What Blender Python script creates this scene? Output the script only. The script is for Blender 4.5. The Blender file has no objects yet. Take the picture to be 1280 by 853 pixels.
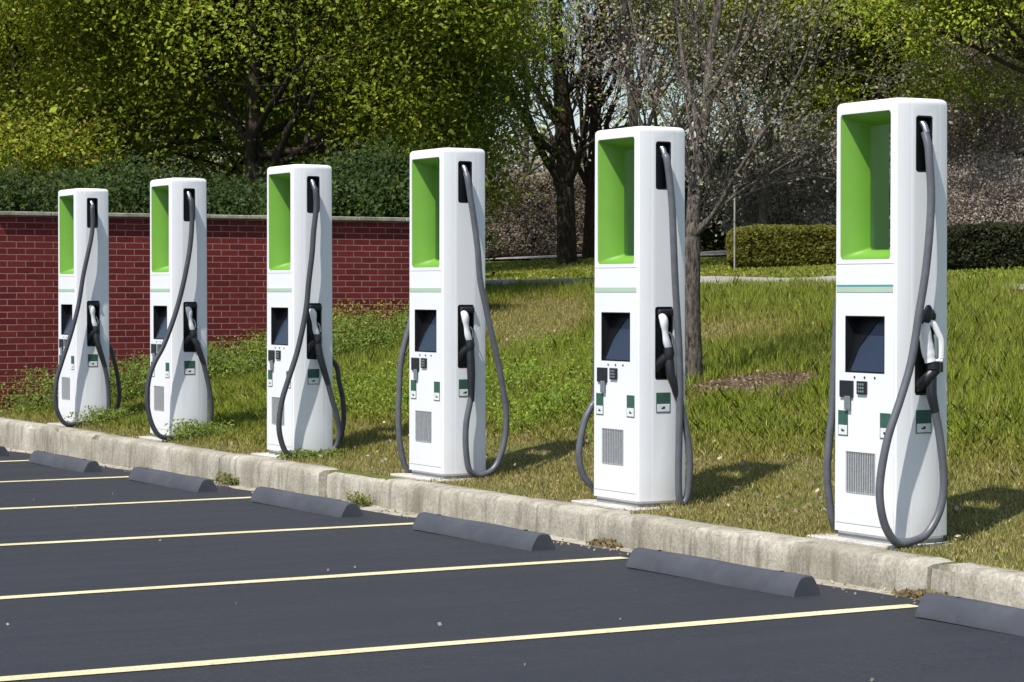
import bpy, bmesh, math
import numpy as np
from mathutils import Vector, Matrix
RS = np.random.RandomState
C = bpy.context.scene.collection
# World frame: X = away from the parking lot over the kerb (n), Y = along the row of chargers (r), Z up.
F = 3020.0; YAW = math.radians(29.4); PITCH = math.radians(1.186); EYE = 1.47
N0 = 7.74; R0 = 9.75; PITCHR = 2.51; ZB = 0.17

# ------------------------------------------------------------------ helpers
cam_rot = Matrix.Rotation(-YAW, 3, 'Z') @ Matrix.Rotation(math.pi/2-PITCH, 3, 'X')
def ray(x, y):
    return cam_rot @ Vector(((x-640)/F, -(y-426.5)/F, -1))
def on_r(x, y, r):
    d = ray(x, y); k = r/d.y
    return Vector((d.x*k, r, EYE+d.z*k))
def at(x, D):
    lat = (x-640)/F*D
    return (math.cos(YAW)*lat+math.sin(YAW)*D, -math.sin(YAW)*lat+math.cos(YAW)*D)
def at3(x, y, D):
    d = ray(x, y); k = D/(d.x*math.sin(YAW)+d.y*math.cos(YAW))
    return Vector((d.x*k, d.y*k, EYE+d.z*k))
def proj(P):
    c, s = math.cos(YAW), math.sin(YAW)
    D = P[:, 0]*s+P[:, 1]*c; lat = P[:, 0]*c-P[:, 1]*s
    D = np.maximum(D, .01)
    return 640+F*lat/D, 364-F*(P[:, 2]-EYE)/D, D

def tag(o, label=None, cat=None, group=None, kind=None):
    if label: o['label'] = label
    if cat: o['category'] = cat
    if group: o['group'] = group
    if kind: o['kind'] = kind
    return o
def empty(name, loc, label, cat, group=None):
    o = bpy.data.objects.new(name, None); C.objects.link(o); o.location = loc
    o.empty_display_size = .2
    return tag(o, label, cat, group)
def link(name, me, mat, parent=None, smooth=None):
    o = bpy.data.objects.new(name, me); C.objects.link(o)
    if mat is not None and len(me.materials) == 0: me.materials.append(mat)
    if parent is not None: o.parent = parent
    if smooth is not None:
        me.polygons.foreach_set('use_smooth', [True]*len(me.polygons))
        me.set_sharp_from_angle(angle=math.radians(smooth))
    return o
def bm_obj(name, bm, mat, parent=None, smooth=None):
    me = bpy.data.meshes.new(name); bmesh.ops.recalc_face_normals(bm, faces=bm.faces); bm.to_mesh(me); bm.free()
    return link(name, me, mat, parent, smooth)
def box(bm, x0, x1, y0, y1, z0, z1, bev=0, seg=2):
    t = bmesh.new()
    bmesh.ops.create_cube(t, size=1, matrix=Matrix.Translation(((x0+x1)/2, (y0+y1)/2, (z0+z1)/2)) @ Matrix.Diagonal((x1-x0, y1-y0, z1-z0, 1)))
    if bev: bmesh.ops.bevel(t, geom=t.edges[:], offset=bev, segments=seg, affect='EDGES', profile=.5)
    me = bpy.data.meshes.new('t'); t.to_mesh(me); t.free(); bm.from_mesh(me); bpy.data.meshes.remove(me)
def prism(bm, poly, z0, z1):
    a = [bm.verts.new((x, y, z0)) for x, y in poly]; b = [bm.verts.new((x, y, z1)) for x, y in poly]
    n = len(poly)
    for i in range(n): bm.faces.new((a[i], a[(i+1) % n], b[(i+1) % n], b[i]))
    bm.faces.new(a[::-1]); bm.faces.new(b)
def catmull(P, k=6):
    P = [Vector(p) for p in P]; P = [2*P[0]-P[1]]+P+[2*P[-1]-P[-2]]; out = []
    for i in range(1, len(P)-2):
        a, b, c, d = P[i-1:i+3]
        for j in range(k):
            t = j/k
            out.append(.5*((2*b)+(c-a)*t+(2*a-5*b+4*c-d)*t*t+(3*b-a-3*c+d)*t**3))
    out.append(P[-2]); return out
class Tubes:
    def __init__(s): s.v = []; s.f = []; s.n = 0
    def add(s, pts, rad, sides=8, cap=True, flat=1.0):
        pts = np.array([tuple(p) for p in pts], dtype=float)
        rad = np.broadcast_to(np.array(rad, dtype=float), (len(pts),))
        T = np.gradient(pts, axis=0); T /= (np.linalg.norm(T, axis=1)[:, None]+1e-9)
        up = np.array([0, 0, 1.]) if abs(T[0, 2]) < .9 else np.array([1., 0, 0])
        u = np.cross(T[0], up); u /= np.linalg.norm(u)
        ang = np.arange(sides)*2*math.pi/sides; m = len(pts)
        for i in range(m):
            u = u-T[i]*np.dot(u, T[i]); u /= (np.linalg.norm(u)+1e-9); w = np.cross(T[i], u)
            s.v.append(pts[i]+rad[i]*(np.cos(ang)[:, None]*u+flat*np.sin(ang)[:, None]*w))
        b = s.n
        for i in range(m-1):
            for j in range(sides):
                j2 = (j+1) % sides
                s.f.append((b+i*sides+j, b+i*sides+j2, b+(i+1)*sides+j2, b+(i+1)*sides+j))
        s.n += m*sides
        if cap:
            s.f.append(tuple(range(b+sides-1, b-1, -1))); s.f.append(tuple(range(s.n-sides, s.n)))
    def build(s, name, mat, parent=None, smooth=60):
        me = bpy.data.meshes.new(name)
        me.from_pydata(np.concatenate(s.v).tolist(), [], s.f); me.update()
        return link(name, me, mat, parent, smooth)
def poly_mesh(name, V, nper, mat, col=None, parent=None):
    """V: (k*nper,3) disjoint polygons of nper corners; col: (k,3)"""
    k = len(V)//nper
    me = bpy.data.meshes.new(name)
    me.vertices.add(len(V)); me.vertices.foreach_set('co', V.astype(np.float32).ravel())
    me.loops.add(len(V)); me.loops.foreach_set('vertex_index', np.arange(len(V), dtype=np.int32))
    me.polygons.add(k)
    me.polygons.foreach_set('loop_start', np.arange(0, len(V), nper, dtype=np.int32))
    me.polygons.foreach_set('loop_total', np.full(k, nper, dtype=np.int32))
    me.update(calc_edges=True)
    if col is not None:
        a = me.attributes.new('col', 'FLOAT_COLOR', 'FACE')
        a.data.foreach_set('color', np.concatenate([col, np.ones((k, 1))], 1).astype(np.float32).ravel())
    return link(name, me, mat, parent)
def vnoise(x, y, seed=0):
    """smooth value noise -> 0..1"""
    xi = np.floor(x).astype(int); yi = np.floor(y).astype(int); fx = x-xi; fy = y-yi
    fx = fx*fx*(3-2*fx); fy = fy*fy*(3-2*fy)
    def h(a, b):
        n = (a*374761393+b*668265263+seed*2147483647) & 0xffffffff
        n = ((n ^ (n >> 13))*1274126177) & 0xffffffff
        return ((n ^ (n >> 16)) & 0xffff)/65535.
    return (h(xi, yi)*(1-fx)+h(xi+1, yi)*fx)*(1-fy)+(h(xi, yi+1)*(1-fx)+h(xi+1, yi+1)*fx)*fy
def fbm(x, y, seed=0, o=3):
    s = 0; a = .5; t = 0
    for i in range(o): s = s+a*vnoise(x*2**i, y*2**i, seed+i*7); t += a; a *= .5
    return s/t

# ------------------------------------------------------------------ materials
def mat(name, col=(.8, .8, .8), rough=.5, metal=0, spec=.5):
    m = bpy.data.materials.new(name); m.use_nodes = True
    b = m.node_tree.nodes['Principled BSDF']
    b.inputs['Base Color'].default_value = (*col, 1); b.inputs['Roughness'].default_value = rough
    b.inputs['Metallic'].default_value = metal; b.inputs['Specular IOR Level'].default_value = spec
    return m, m.node_tree, b
def nd(t, kind, **kw):
    n = t.nodes.new(kind)
    for k, v in kw.items():
        if k in n.inputs.keys(): n.inputs[k].default_value = v
        else: setattr(n, k, v)
    return n
def noise(t, scale, detail=4, rough=.6, coord=None, obj=True):
    n = nd(t, 'ShaderNodeTexNoise'); n.inputs['Scale'].default_value = scale
    n.inputs['Detail'].default_value = detail; n.inputs['Roughness'].default_value = rough
    if coord is None:
        c = nd(t, 'ShaderNodeTexCoord'); coord = c.outputs['Object']
    t.links.new(coord, n.inputs['Vector']); return n
def ramp(t, fac, stops):
    r = nd(t, 'ShaderNodeValToRGB'); e = r.color_ramp.elements
    while len(e) < len(stops): e.new(.5)
    for i, (p, c) in enumerate(stops):
        e[i].position = p; e[i].color = (*c, 1) if len(c) == 3 else c
    t.links.new(fac, r.inputs['Fac']); return r
def mix(t, fac, a, b, mode='MIX'):
    m = nd(t, 'ShaderNodeMix', data_type='RGBA', blend_type=mode)
    for s, v in ((0, fac), (6, a), (7, b)):
        if hasattr(v, 'links'): t.links.new(v, m.inputs[s])
        elif s == 0: m.inputs[0].default_value = v
        else: m.inputs[s].default_value = (*v, 1)
    return m.outputs[2]
def bump(t, b, h, strength=.3, dist=.01):
    n = nd(t, 'ShaderNodeBump'); n.inputs['Strength'].default_value = strength; n.inputs['Distance'].default_value = dist
    t.links.new(h, n.inputs['Height']); t.links.new(n.outputs['Normal'], b.inputs['Normal']); return n

def m_simple(name, col, rough=.5, var=.12, scale=6, metal=0, spec=.5):
    m, t, b = mat(name, col, rough, metal, spec)
    n = noise(t, scale)
    r = ramp(t, n.outputs['Fac'], [(.3, tuple(c*(1-var) for c in col)), (.7, tuple(min(1, c*(1+var)) for c in col))])
    t.links.new(r.outputs[0], b.inputs['Base Color'])
    return m
M = {}
def m_cabinet():
    m, t, b = mat('white_cabinet', (.8, .81, .82), .36)
    c = nd(t, 'ShaderNodeTexCoord'); sp = nd(t, 'ShaderNodeSeparateXYZ'); t.links.new(c.outputs['Object'], sp.inputs[0])
    n = noise(t, 9, 5, .7); n2 = noise(t, 1.5, 4, .6)
    mr = nd(t, 'ShaderNodeMapRange'); t.links.new(sp.outputs['Z'], mr.inputs[0]); mr.inputs[1].default_value = 0; mr.inputs[2].default_value = .22; mr.inputs[3].default_value = .55; mr.inputs[4].default_value = 0
    mu = nd(t, 'ShaderNodeMath', operation='MULTIPLY'); t.links.new(mr.outputs[0], mu.inputs[0]); t.links.new(n.outputs['Fac'], mu.inputs[1])
    r = ramp(t, n2.outputs['Fac'], [(.3, (.77, .78, .80)), (.7, (.82, .82, .825))])
    t.links.new(mix(t, mu.outputs[0], r.outputs[0], (.42, .39, .32)), b.inputs['Base Color'])
    rr = ramp(t, n.outputs['Fac'], [(.3, (.3,)*3), (.7, (.48,)*3)]); t.links.new(rr.outputs[0], b.inputs['Roughness'])
    return m
M['white'] = m_cabinet()
M['green'] = m_simple('green_panel', (.135, .325, .030), .5, .04, 5)
M['black'] = m_simple('black_plastic', (.012, .013, .016), .4, .2, 8)
M['cable'] = m_simple('cable_rubber', (.10, .104, .118), .38, .15, 20)
M['whiteplastic'] = m_simple('white_plastic', (.78, .78, .78), .35, .03)
M['cable_shaded'] = m_simple('cable_rubber_shaded', (.05, .052, .06), .4, .15, 20)  # same rubber, with the cables' shade side put into a darker colour
M['steel'] = m_simple('steel_fitting', (.5, .5, .52), .3, .05, metal=.9)
M['stripe'] = m_simple('pale_green_stripe', (.42, .56, .42), .5, .04)
M['teal'] = m_simple('teal_line', (.08, .30, .36), .5, .04)
M['labelgreen'] = m_simple('label_green', (.035, .10, .07), .5, .15, 30)
M['labelwhite'] = m_simple('label_white', (.72, .74, .72), .5, .08, 30)
M['screen'] = m_simple('screen_glass', (.022, .030, .052), .2, .1, 4)
M['greyplastic'] = m_simple('grey_plastic', (.16, .20, .20), .5, .1)
M['seam'] = m_simple('seam_dark', (.25, .26, .27), .6, .1)

def m_grille():
    m, t, b = mat('grille_mesh', (.5, .5, .5), .5)
    c = nd(t, 'ShaderNodeTexCoord'); w = nd(t, 'ShaderNodeTexWave', wave_type='BANDS', bands_direction='DIAGONAL')
    w.inputs['Scale'].default_value = 14; w.inputs['Distortion'].default_value = 5
    w.inputs['Detail Scale'].default_value = 3
    t.links.new(c.outputs['Object'], w.inputs['Vector'])
    r = ramp(t, w.outputs['Fac'], [(.3, (.16, .16, .17)), (.6, (.6, .61, .62))])
    t.links.new(r.outputs[0], b.inputs['Base Color']); return m
M['grille'] = m_simple('grille_metal', (.55, .56, .57), .5, .12, 40)

def m_asphalt():
    m, t, b = mat('asphalt', (.03, .032, .04), .75)
    n1 = noise(t, .35, 5, .6); n2 = noise(t, 160, 3, .7); n3 = noise(t, 1.6, 6, .7)
    # long soft squeegee marks along the lanes
    c = nd(t, 'ShaderNodeTexCoord'); mp = nd(t, 'ShaderNodeMapping'); mp.inputs['Scale'].default_value = (.35, 5, 1)
    t.links.new(c.outputs['Object'], mp.inputs['Vector']); n4 = noise(t, .8, 4, .6, mp.outputs[0])
    a = ramp(t, n1.outputs['Fac'], [(.3, (.0165, .0175, .023)), (.7, (.024, .0245, .030))])
    a2 = mix(t, .5, a.outputs[0], ramp(t, n4.outputs['Fac'], [(.35, (.016, .0175, .0235)), (.68, (.027, .0275, .033))]).outputs[0])
    s = ramp(t, n2.outputs['Fac'], [(.52, (0, 0, 0)), (.72, (1, 1, 1))])
    a3 = mix(t, s.outputs[0], a2, (.085, .086, .09))
    d = ramp(t, n3.outputs['Fac'], [(.66, (0, 0, 0)), (.8, (.35, .35, .35))])
    a4 = mix(t, d.outputs[0], a3, (.055, .053, .05))
    t.links.new(a4, b.inputs['Base Color'])
    rr = ramp(t, n4.outputs['Fac'], [(.3, (.62,)*3), (.7, (.82,)*3)]); t.links.new(rr.outputs[0], b.inputs['Roughness'])
    bump(t, b, n2.outputs['Fac'], .5, .004); b.inputs['Specular IOR Level'].default_value = .35
    return m
M['asphalt'] = m_asphalt()
def m_paint():
    m, t, b = mat('line_paint', (.7, .64, .4), .6)
    n = noise(t, 60, 4, .7); n2 = noise(t, 2.2, 4)
    a = ramp(t, n2.outputs['Fac'], [(.3, (.62, .54, .29)), (.7, (.76, .68, .42))])
    w = ramp(t, n.outputs['Fac'], [(.34, (1, 1, 1)), (.45, (0, 0, 0))])
    t.links.new(mix(t, w.outputs[0], a.outputs[0], (.25, .23, .17)), b.inputs['Base Color'])
    bump(t, b, n.outputs['Fac'], .3, .003); return m
M['paint'] = m_paint()
def m_concrete(name, lo, hi, stain=(.10, .085, .06), amt=.55):
    m, t, b = mat(name, lo, .9, spec=.2)
    n1 = noise(t, 3, 6, .7); n2 = noise(t, 55, 4, .8); n3 = noise(t, 1.1, 5, .7)
    c = nd(t, 'ShaderNodeTexCoord'); mp = nd(t, 'ShaderNodeMapping'); mp.inputs['Scale'].default_value = (6, 9, 1.2)
    t.links.new(c.outputs['Object'], mp.inputs['Vector']); n4 = noise(t, 1.0, 5, .75, mp.outputs[0])
    a = ramp(t, n1.outputs['Fac'], [(.3, lo), (.7, hi)])
    sp = ramp(t, n2.outputs['Fac'], [(.35, (.45,)*3), (.6, (1,)*3)])
    a = mix(t, .75, a.outputs[0], sp.outputs[0], 'MULTIPLY')
    s = ramp(t, n4.outputs['Fac'], [(.50, (0,)*3), (.70, (amt,)*3)])
    a = mix(t, s.outputs[0], a, stain)
    s3 = ramp(t, n3.outputs['Fac'], [(.47, (0,)*3), (.7, (.55,)*3)])
    a = mix(t, s3.outputs[0], a, (.20, .17, .12))
    t.links.new(a, b.inputs['Base Color']); bump(t, b, n2.outputs['Fac'], .6, .006); return m
M['kerb'] = m_concrete('kerb_concrete', (.30, .272, .215), (.60, .56, .465), (.15, .13, .10), .9)
M['pad'] = m_concrete('pad_concrete', (.52, .50, .46), (.66, .64, .59), amt=.2)
M['gutter'] = m_concrete('gutter_concrete', (.38, .35, .28), (.52, .48, .40), (.09, .07, .04), .7)
M['path'] = m_concrete('path_concrete', (.36, .35, .33), (.5, .48, .45), amt=.2)
M['stop'] = m_simple('wheel_stop_paint', (.062, .066, .078), .7, .2, 5, spec=.3)

def m_brick():
    m, t, b = mat('red_brick', (.2, .05, .04), .9, spec=.15)
    c = nd(t, 'ShaderNodeTexCoord'); s = nd(t, 'ShaderNodeSeparateXYZ'); cb = nd(t, 'ShaderNodeCombineXYZ')
    t.links.new(c.outputs['Object'], s.inputs[0])
    ad = nd(t, 'ShaderNodeMath', operation='ADD'); t.links.new(s.outputs['X'], ad.inputs[0]); t.links.new(s.outputs['Y'], ad.inputs[1])
    t.links.new(ad.outputs[0], cb.inputs[0]); t.links.new(s.outputs['Z'], cb.inputs[1])
    nw = noise(t, 14, 2, .5); vm = nd(t, 'ShaderNodeVectorMath', operation='MULTIPLY_ADD')
    t.links.new(nw.outputs['Color'], vm.inputs[0]); vm.inputs[1].default_value = (.006, .006, 0); t.links.new(cb.outputs[0], vm.inputs[2])
    br = nd(t, 'ShaderNodeTexBrick'); t.links.new(vm.outputs[0], br.inputs['Vector'])
    br.offset = .5
    for k, v in (('Scale', 1.), ('Mortar Size', .0046), ('Mortar Smooth', .25), ('Brick Width', .203), ('Row Height', .0677), ('Bias', 0.)): br.inputs[k].default_value = v
    br.inputs['Color1'].default_value = (.135, .017, .017, 1); br.inputs['Color2'].default_value = (.205, .030, .026, 1)
    br.inputs['Mortar'].default_value = (.34, .25, .22, 1)
    n2 = noise(t, 45, 4, .7); n3 = noise(t, 1.2, 4, .7)
    v = ramp(t, n2.outputs['Fac'], [(.3, (.6,)*3), (.7, (1.1,)*3)])
    a = mix(t, .8, br.outputs['Color'], v.outputs[0], 'MULTIPLY')
    w = ramp(t, n3.outputs['Fac'], [(.4, (0,)*3), (.7, (.5,)*3)])
    a = mix(t, w.outputs[0], a, (.11, .02, .018))
    n5 = noise(t, .9, 5, .7); w5 = ramp(t, n5.outputs['Fac'], [(.62, (0,)*3), (.8, (.35,)*3)]); a = mix(t, w5.outputs[0], a, (.30, .22, .19))
    t.links.new(a, b.inputs['Base Color'])
    inv = nd(t, 'ShaderNodeMath', operation='SUBTRACT'); inv.inputs[0].default_value = 1; t.links.new(br.outputs['Fac'], inv.inputs[1])
    bump(t, b, inv.outputs[0], .7, .006); return m
M['brick'] = m_brick()

def m_leaf(name, trans=.35, rough=.6):
    m = bpy.data.materials.new(name); m.use_nodes = True; t = m.node_tree; t.nodes.clear()
    o = nd(t, 'ShaderNodeOutputMaterial'); at_ = nd(t, 'ShaderNodeAttribute', attribute_name='col')
    d = nd(t, 'ShaderNodeBsdfPrincipled'); d.inputs['Roughness'].default_value = rough; d.inputs['Specular IOR Level'].default_value = .3
    tr = nd(t, 'ShaderNodeBsdfTranslucent'); mx = nd(t, 'ShaderNodeMixShader'); mx.inputs[0].default_value = trans
    t.links.new(at_.outputs['Color'], d.inputs['Base Color']); t.links.new(at_.outputs['Color'], tr.inputs['Color'])
    t.links.new(d.outputs[0], mx.inputs[1]); t.links.new(tr.outputs[0], mx.inputs[2]); t.links.new(mx.outputs[0], o.inputs[0])
    return m
M['leaf'] = m_leaf('leaf'); M['grass'] = m_leaf('grass_blade', .3)
def m_bark(name, lo, hi, scale=8):
    m, t, b = mat(name, lo, .95, spec=.1)
    c = nd(t, 'ShaderNodeTexCoord'); mp = nd(t, 'ShaderNodeMapping'); mp.inputs['Scale'].default_value = (3, 3, .7)
    t.links.new(c.outputs['Object'], mp.inputs['Vector']); n = noise(t, scale, 6, .75, mp.outputs[0])
    r = ramp(t, n.outputs['Fac'], [(.38, lo), (.62, hi)]); t.links.new(r.outputs[0], b.inputs['Base Color'])
    bump(t, b, n.outputs['Fac'], 1., .03); return m
M['bark_dark'] = m_bark('bark_dark', (.03, .024, .018), (.08, .065, .05))
M['bark_brown'] = m_bark('bark_brown', (.10, .08, .065), (.28, .23, .19))
M['bark_grey'] = m_bark('bark_grey', (.03, .025, .02), (.23, .20, .165), 14)

def m_ground():
    m, t, b = mat('ground_soil', (.1, .08, .04), 1, spec=.1)
    n1 = noise(t, .45, 5, .65); n2 = noise(t, 18, 5, .75); n3 = noise(t, 2.5, 4, .6)
    a = ramp(t, n1.outputs['Fac'], [(.35, (.15, .125, .055)), (.6, (.11, .135, .03))])
    v = ramp(t, n2.outputs['Fac'], [(.3, (.45,)*3), (.7, (1.25,)*3)])
    a = mix(t, .9, a.outputs[0], v.outputs[0], 'MULTIPLY')
    g = ramp(t, n3.outputs['Fac'], [(.4, (0,)*3), (.65, (.6,)*3)])
    a = mix(t, g.outputs[0], a, (.10, .135, .02))
    t.links.new(a, b.inputs['Base Color']); bump(t, b, n2.outputs['Fac'], .8, .03); return m
M['ground'] = m_ground()

# ------------------------------------------------------------------ terrain
TS = [(-400, .02), (-.3, .02), (-.2, .15), (0, .165), (.5, .18), (1.1, .24), (2.2, .44), (3.4, .68), (6, 1.06), (10, 1.49), (14, 1.68), (19, 1.93), (22, 2.26), (40, 3.1), (80, 4.2), (500, 8)]
sx = np.array([a for a, _ in TS]); sz = np.array([b for _, b in TS])
def terr(n, r):
    s = np.asarray(n, float)-N0; r = np.asarray(r, float)
    z = np.interp(s, sx, sz)
    z2 = .5*(np.interp(s-.35, sx, sz)+np.interp(s+.35, sx, sz))
    z = np.where(s > .8, z2, z)
    amp = np.clip((s-.5)/2, 0, 1)*np.clip((30-s)/10, 0, 1)
    return z+amp*.07*(fbm(s*.5+31, r*.5+11, 5)-.5)*2
def asph(r): return -.0065*(np.clip(r, 0, 40)-9)
def kz(r): return ZB-.003

def grid(name, ns, rs, zf, m):
    N, R_ = np.meshgrid(ns, rs, indexing='ij'); Z = zf(N, R_)
    V = np.stack([N, R_, Z], -1).reshape(-1, 3); a, b = len(ns), len(rs)
    i, j = np.meshgrid(np.arange(a-1), np.arange(b-1), indexing='ij'); q = (i*b+j).ravel()
    Fc = np.stack([q, q+b, q+b+1, q+1], 1)
    me = bpy.data.meshes.new(name); me.from_pydata(V.tolist(), [], Fc.tolist()); me.update()
    o = link(name, me, m); me.polygons.foreach_set('use_smooth', [True]*len(me.polygons)); o['kind'] = 'structure'; return o
ns = np.concatenate([[-400, -100, 0, 5, 7.3, N0-.3, N0-.2, N0-.1], np.arange(N0, N0+12, .25), np.arange(N0+12, N0+40, 1.), [60, 80, 120, 200, 300, 500]])
rs = np.concatenate([[-400, -150, -60, -20, 0], np.arange(4, 42, .4), np.arange(42, 100, 3), [110, 150, 250, 500]])
grid('ground', ns, rs, lambda n, r: np.where(n < N0-.25, -.34, terr(n, r)), M['ground'])

# asphalt with a ragged edge at the gutter
rs2 = np.concatenate([[-60, -20, -5, 2], np.arange(5, 40, .12), [45, 60, 110]])
V = []; Fc = []
for i, r in enumerate(rs2):
    e = 7.30+.05*(float(fbm(np.array(r*1.3), np.array(3.), 9))-.5)*2+.02*(float(vnoise(np.array(r*7.), np.array(1.), 3))-.5)
    z = float(asph(np.array(r)))
    V += [(-90, r, z), (-20, r, z), (0, r, z), (5, r, z), (e, r, z), (e+.01, r, z-.02)]
    if i:
        a = (i-1)*6; b = i*6
        for k in range(5): Fc.append((a+k, b+k, b+k+1, a+k+1))
me = bpy.data.meshes.new('parking_lot'); me.from_pydata(V, [], [f[::-1] for f in Fc]); me.update()
tag(link('parking_lot', me, M['asphalt']), kind='structure')
# gutter
rs3 = np.arange(-4, 40, .5)
grid('gutter', np.array([7.1, 7.3, 7.49]), rs3, lambda n, r: asph(r)-.008+.012*(n > 7.4), M['gutter'])
# painted stall lines
bm = bmesh.new()
for k in range(-3, 9):
    rr = 8.87+2.5*k
    prev = None
    for n in np.linspace(-30, 7.16-.03*(k % 3), 60):
        wob = .010*math.sin(n*.9+k*2)+.004*math.sin(n*3.1+k)
        w = .056+.005*math.sin(n*2.3+k)
        z = float(asph(np.array(rr)))+.004
        a = bm.verts.new((n, rr-w+wob, z)); b = bm.verts.new((n, rr+w+wob, z-.0006))
        if prev: bm.faces.new((prev[0], a, b, prev[1]))
        prev = (a, b)
tag(bm_obj('stall_lines', bm, M['paint']), kind='structure')

# kerb in cast sections
joints = [-3, 0.1, 3.1, 6.1, 9.14, 12.02, 15.12, 16.1, 18.0, 21.0, 24.0, 27, 30]
rk = RS(4)
for i in range(len(joints)-1):
    a, b = joints[i]+.006, joints[i+1]-.006
    dn = rk.uniform(-.012, .012); dz = rk.uniform(-.008, .004)
    if i == 6: dn = .05; dz = -.02
    rsk = np.linspace(a, b, max(4, int((b-a)/.08)))
    prof = [(0, -.25), (-.012, .0), (-.006, .6), (0, .86), (.012, .95), (.035, 1.0), (.10, 1.01), (.17, 1.005), (.18, .97), (.18, 0)]
    bm = bmesh.new(); rows = []
    for r in rsk:
        zb = float(asph(np.array(r)))-.02; h = kz(r)-zb+dz
        edge = .012 if (r-a < .02 or b-r < .02) else 0
        row = []
        for q, (pn, pz) in enumerate(prof):
            chip = .010*(float(fbm(np.array(r*5.), np.array(q*.8+i), 21))-.5)*2
            big = -.035*max(0, float(fbm(np.array(r*2.2+5), np.array(q*.5+i*3), 33))-.68)*6 if q in (3, 4, 5) else 0
            row.append(bm.verts.new((7.45+pn+dn+chip*.8+edge-big, r, zb+pz*h+(chip*.5 if q > 3 and q < 9 else 0)-(edge if q > 3 else 0)+big)))
        rows.append(row)
    for p, q in zip(rows, rows[1:]):
        for k in range(len(prof)-1): bm.faces.new((p[k], p[k+1], q[k+1], q[k]))
    bm.faces.new(rows[0]); bm.faces.new(rows[-1][::-1])
    tag(bm_obj('kerb', bm, M['kerb'], smooth=50), kind='structure')

# far path and road on the bank
def strip(name, pts, w, m, lift=.03, seg=.5):
    pts = [np.array(p, float) for p in pts]; P = []
    for a, b in zip(pts, pts[1:]):
        k = max(1, int(np.linalg.norm(b[:2]-a[:2])/seg)); P += [a+(b-a)*t/k for t in range(k)]
    P.append(pts[-1]); bm = bmesh.new(); prev = None
    for i, p in enumerate(P):
        d = P[min(i+1, len(P)-1)]-P[max(i-1, 0)]; d = d[:2]/np.linalg.norm(d[:2]); nn = np.array([d[1], -d[0]])
        ww = p[2] if len(p) > 2 else w; row = []
        for t in np.linspace(-1, 1, 5):
            q = p[:2]+nn*ww*.5*t; row.append(bm.verts.new((q[0], q[1], float(terr(q[0], q[1]))+lift)))
        if prev:
            for k in range(4): bm.faces.new((prev[k], prev[k+1], row[k+1], row[k]))
        prev = row
    tag(bm_obj(name, bm, m), kind='structure')
strip('footpath', [(16.3, 12, .35), (17.3, 20.1, .35), (17.9, 22.5, .6), (18.35, 25.6, 2.4), (19.1, 31, 2.2), (19.6, 35.2, .8), (19.9, 37.3, .6)], 1, M['path'], .06)
strip('far_road', [(30.0, -30), (30.2, 20), (30.4, 60), (31, 140)], 2.2, M['path'], .05, 3)

# mulch bed round the tree
bm = bmesh.new()
cx, cy = at(925, 19.2)
c0 = bm.verts.new((cx, cy, float(terr(cx, cy))+.03)); ring = []
for i in range(40):
    a = i/40*2*math.pi; k = 1+.18*math.sin(3*a)+.1*math.sin(7*a+1)
    lx, ly = .62*k*math.cos(a), .75*k*math.sin(a)
    x = cx+lx*math.cos(YAW)+ly*math.sin(YAW); y = cy-lx*math.sin(YAW)+ly*math.cos(YAW)
    ring.append(bm.verts.new((x, y, float(terr(x, y))+.012)))
for i in range(40): bm.faces.new((c0, ring[i], ring[(i+1) % 40]))
MULCH = (cx, cy)
tag(bm_obj('mulch_bed', bm, m_simple('mulch', (.11, .078, .048), 1, .5, 60)), kind='structure')

# ------------------------------------------------------------------ brick wall
WY = 24.9
w = empty('brick_wall', (7.8, WY, .1), 'low red brick garden wall with pale stone coping behind the left chargers', 'wall')
bm = bmesh.new(); box(bm, 0, 5.0, 0, .3, -.6, 2.155)
bm_obj('brick_face', bm, M['brick'], w)
bm = bmesh.new(); box(bm, 0, 5.0, .012, .288, 2.155, 2.168)
bm_obj('mortar_bed', bm, M['path'], w)
bm = bmesh.new()
for i in range(9):
    a = -.03+i*.603; box(bm, a+.003, min(a+.6, 5.04), -.06, .36, 2.168+rk.uniform(0, .003), 2.214+rk.uniform(-.003, .003), .008, 2)
bm_obj('coping', bm, M['kerb'], w)

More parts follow.
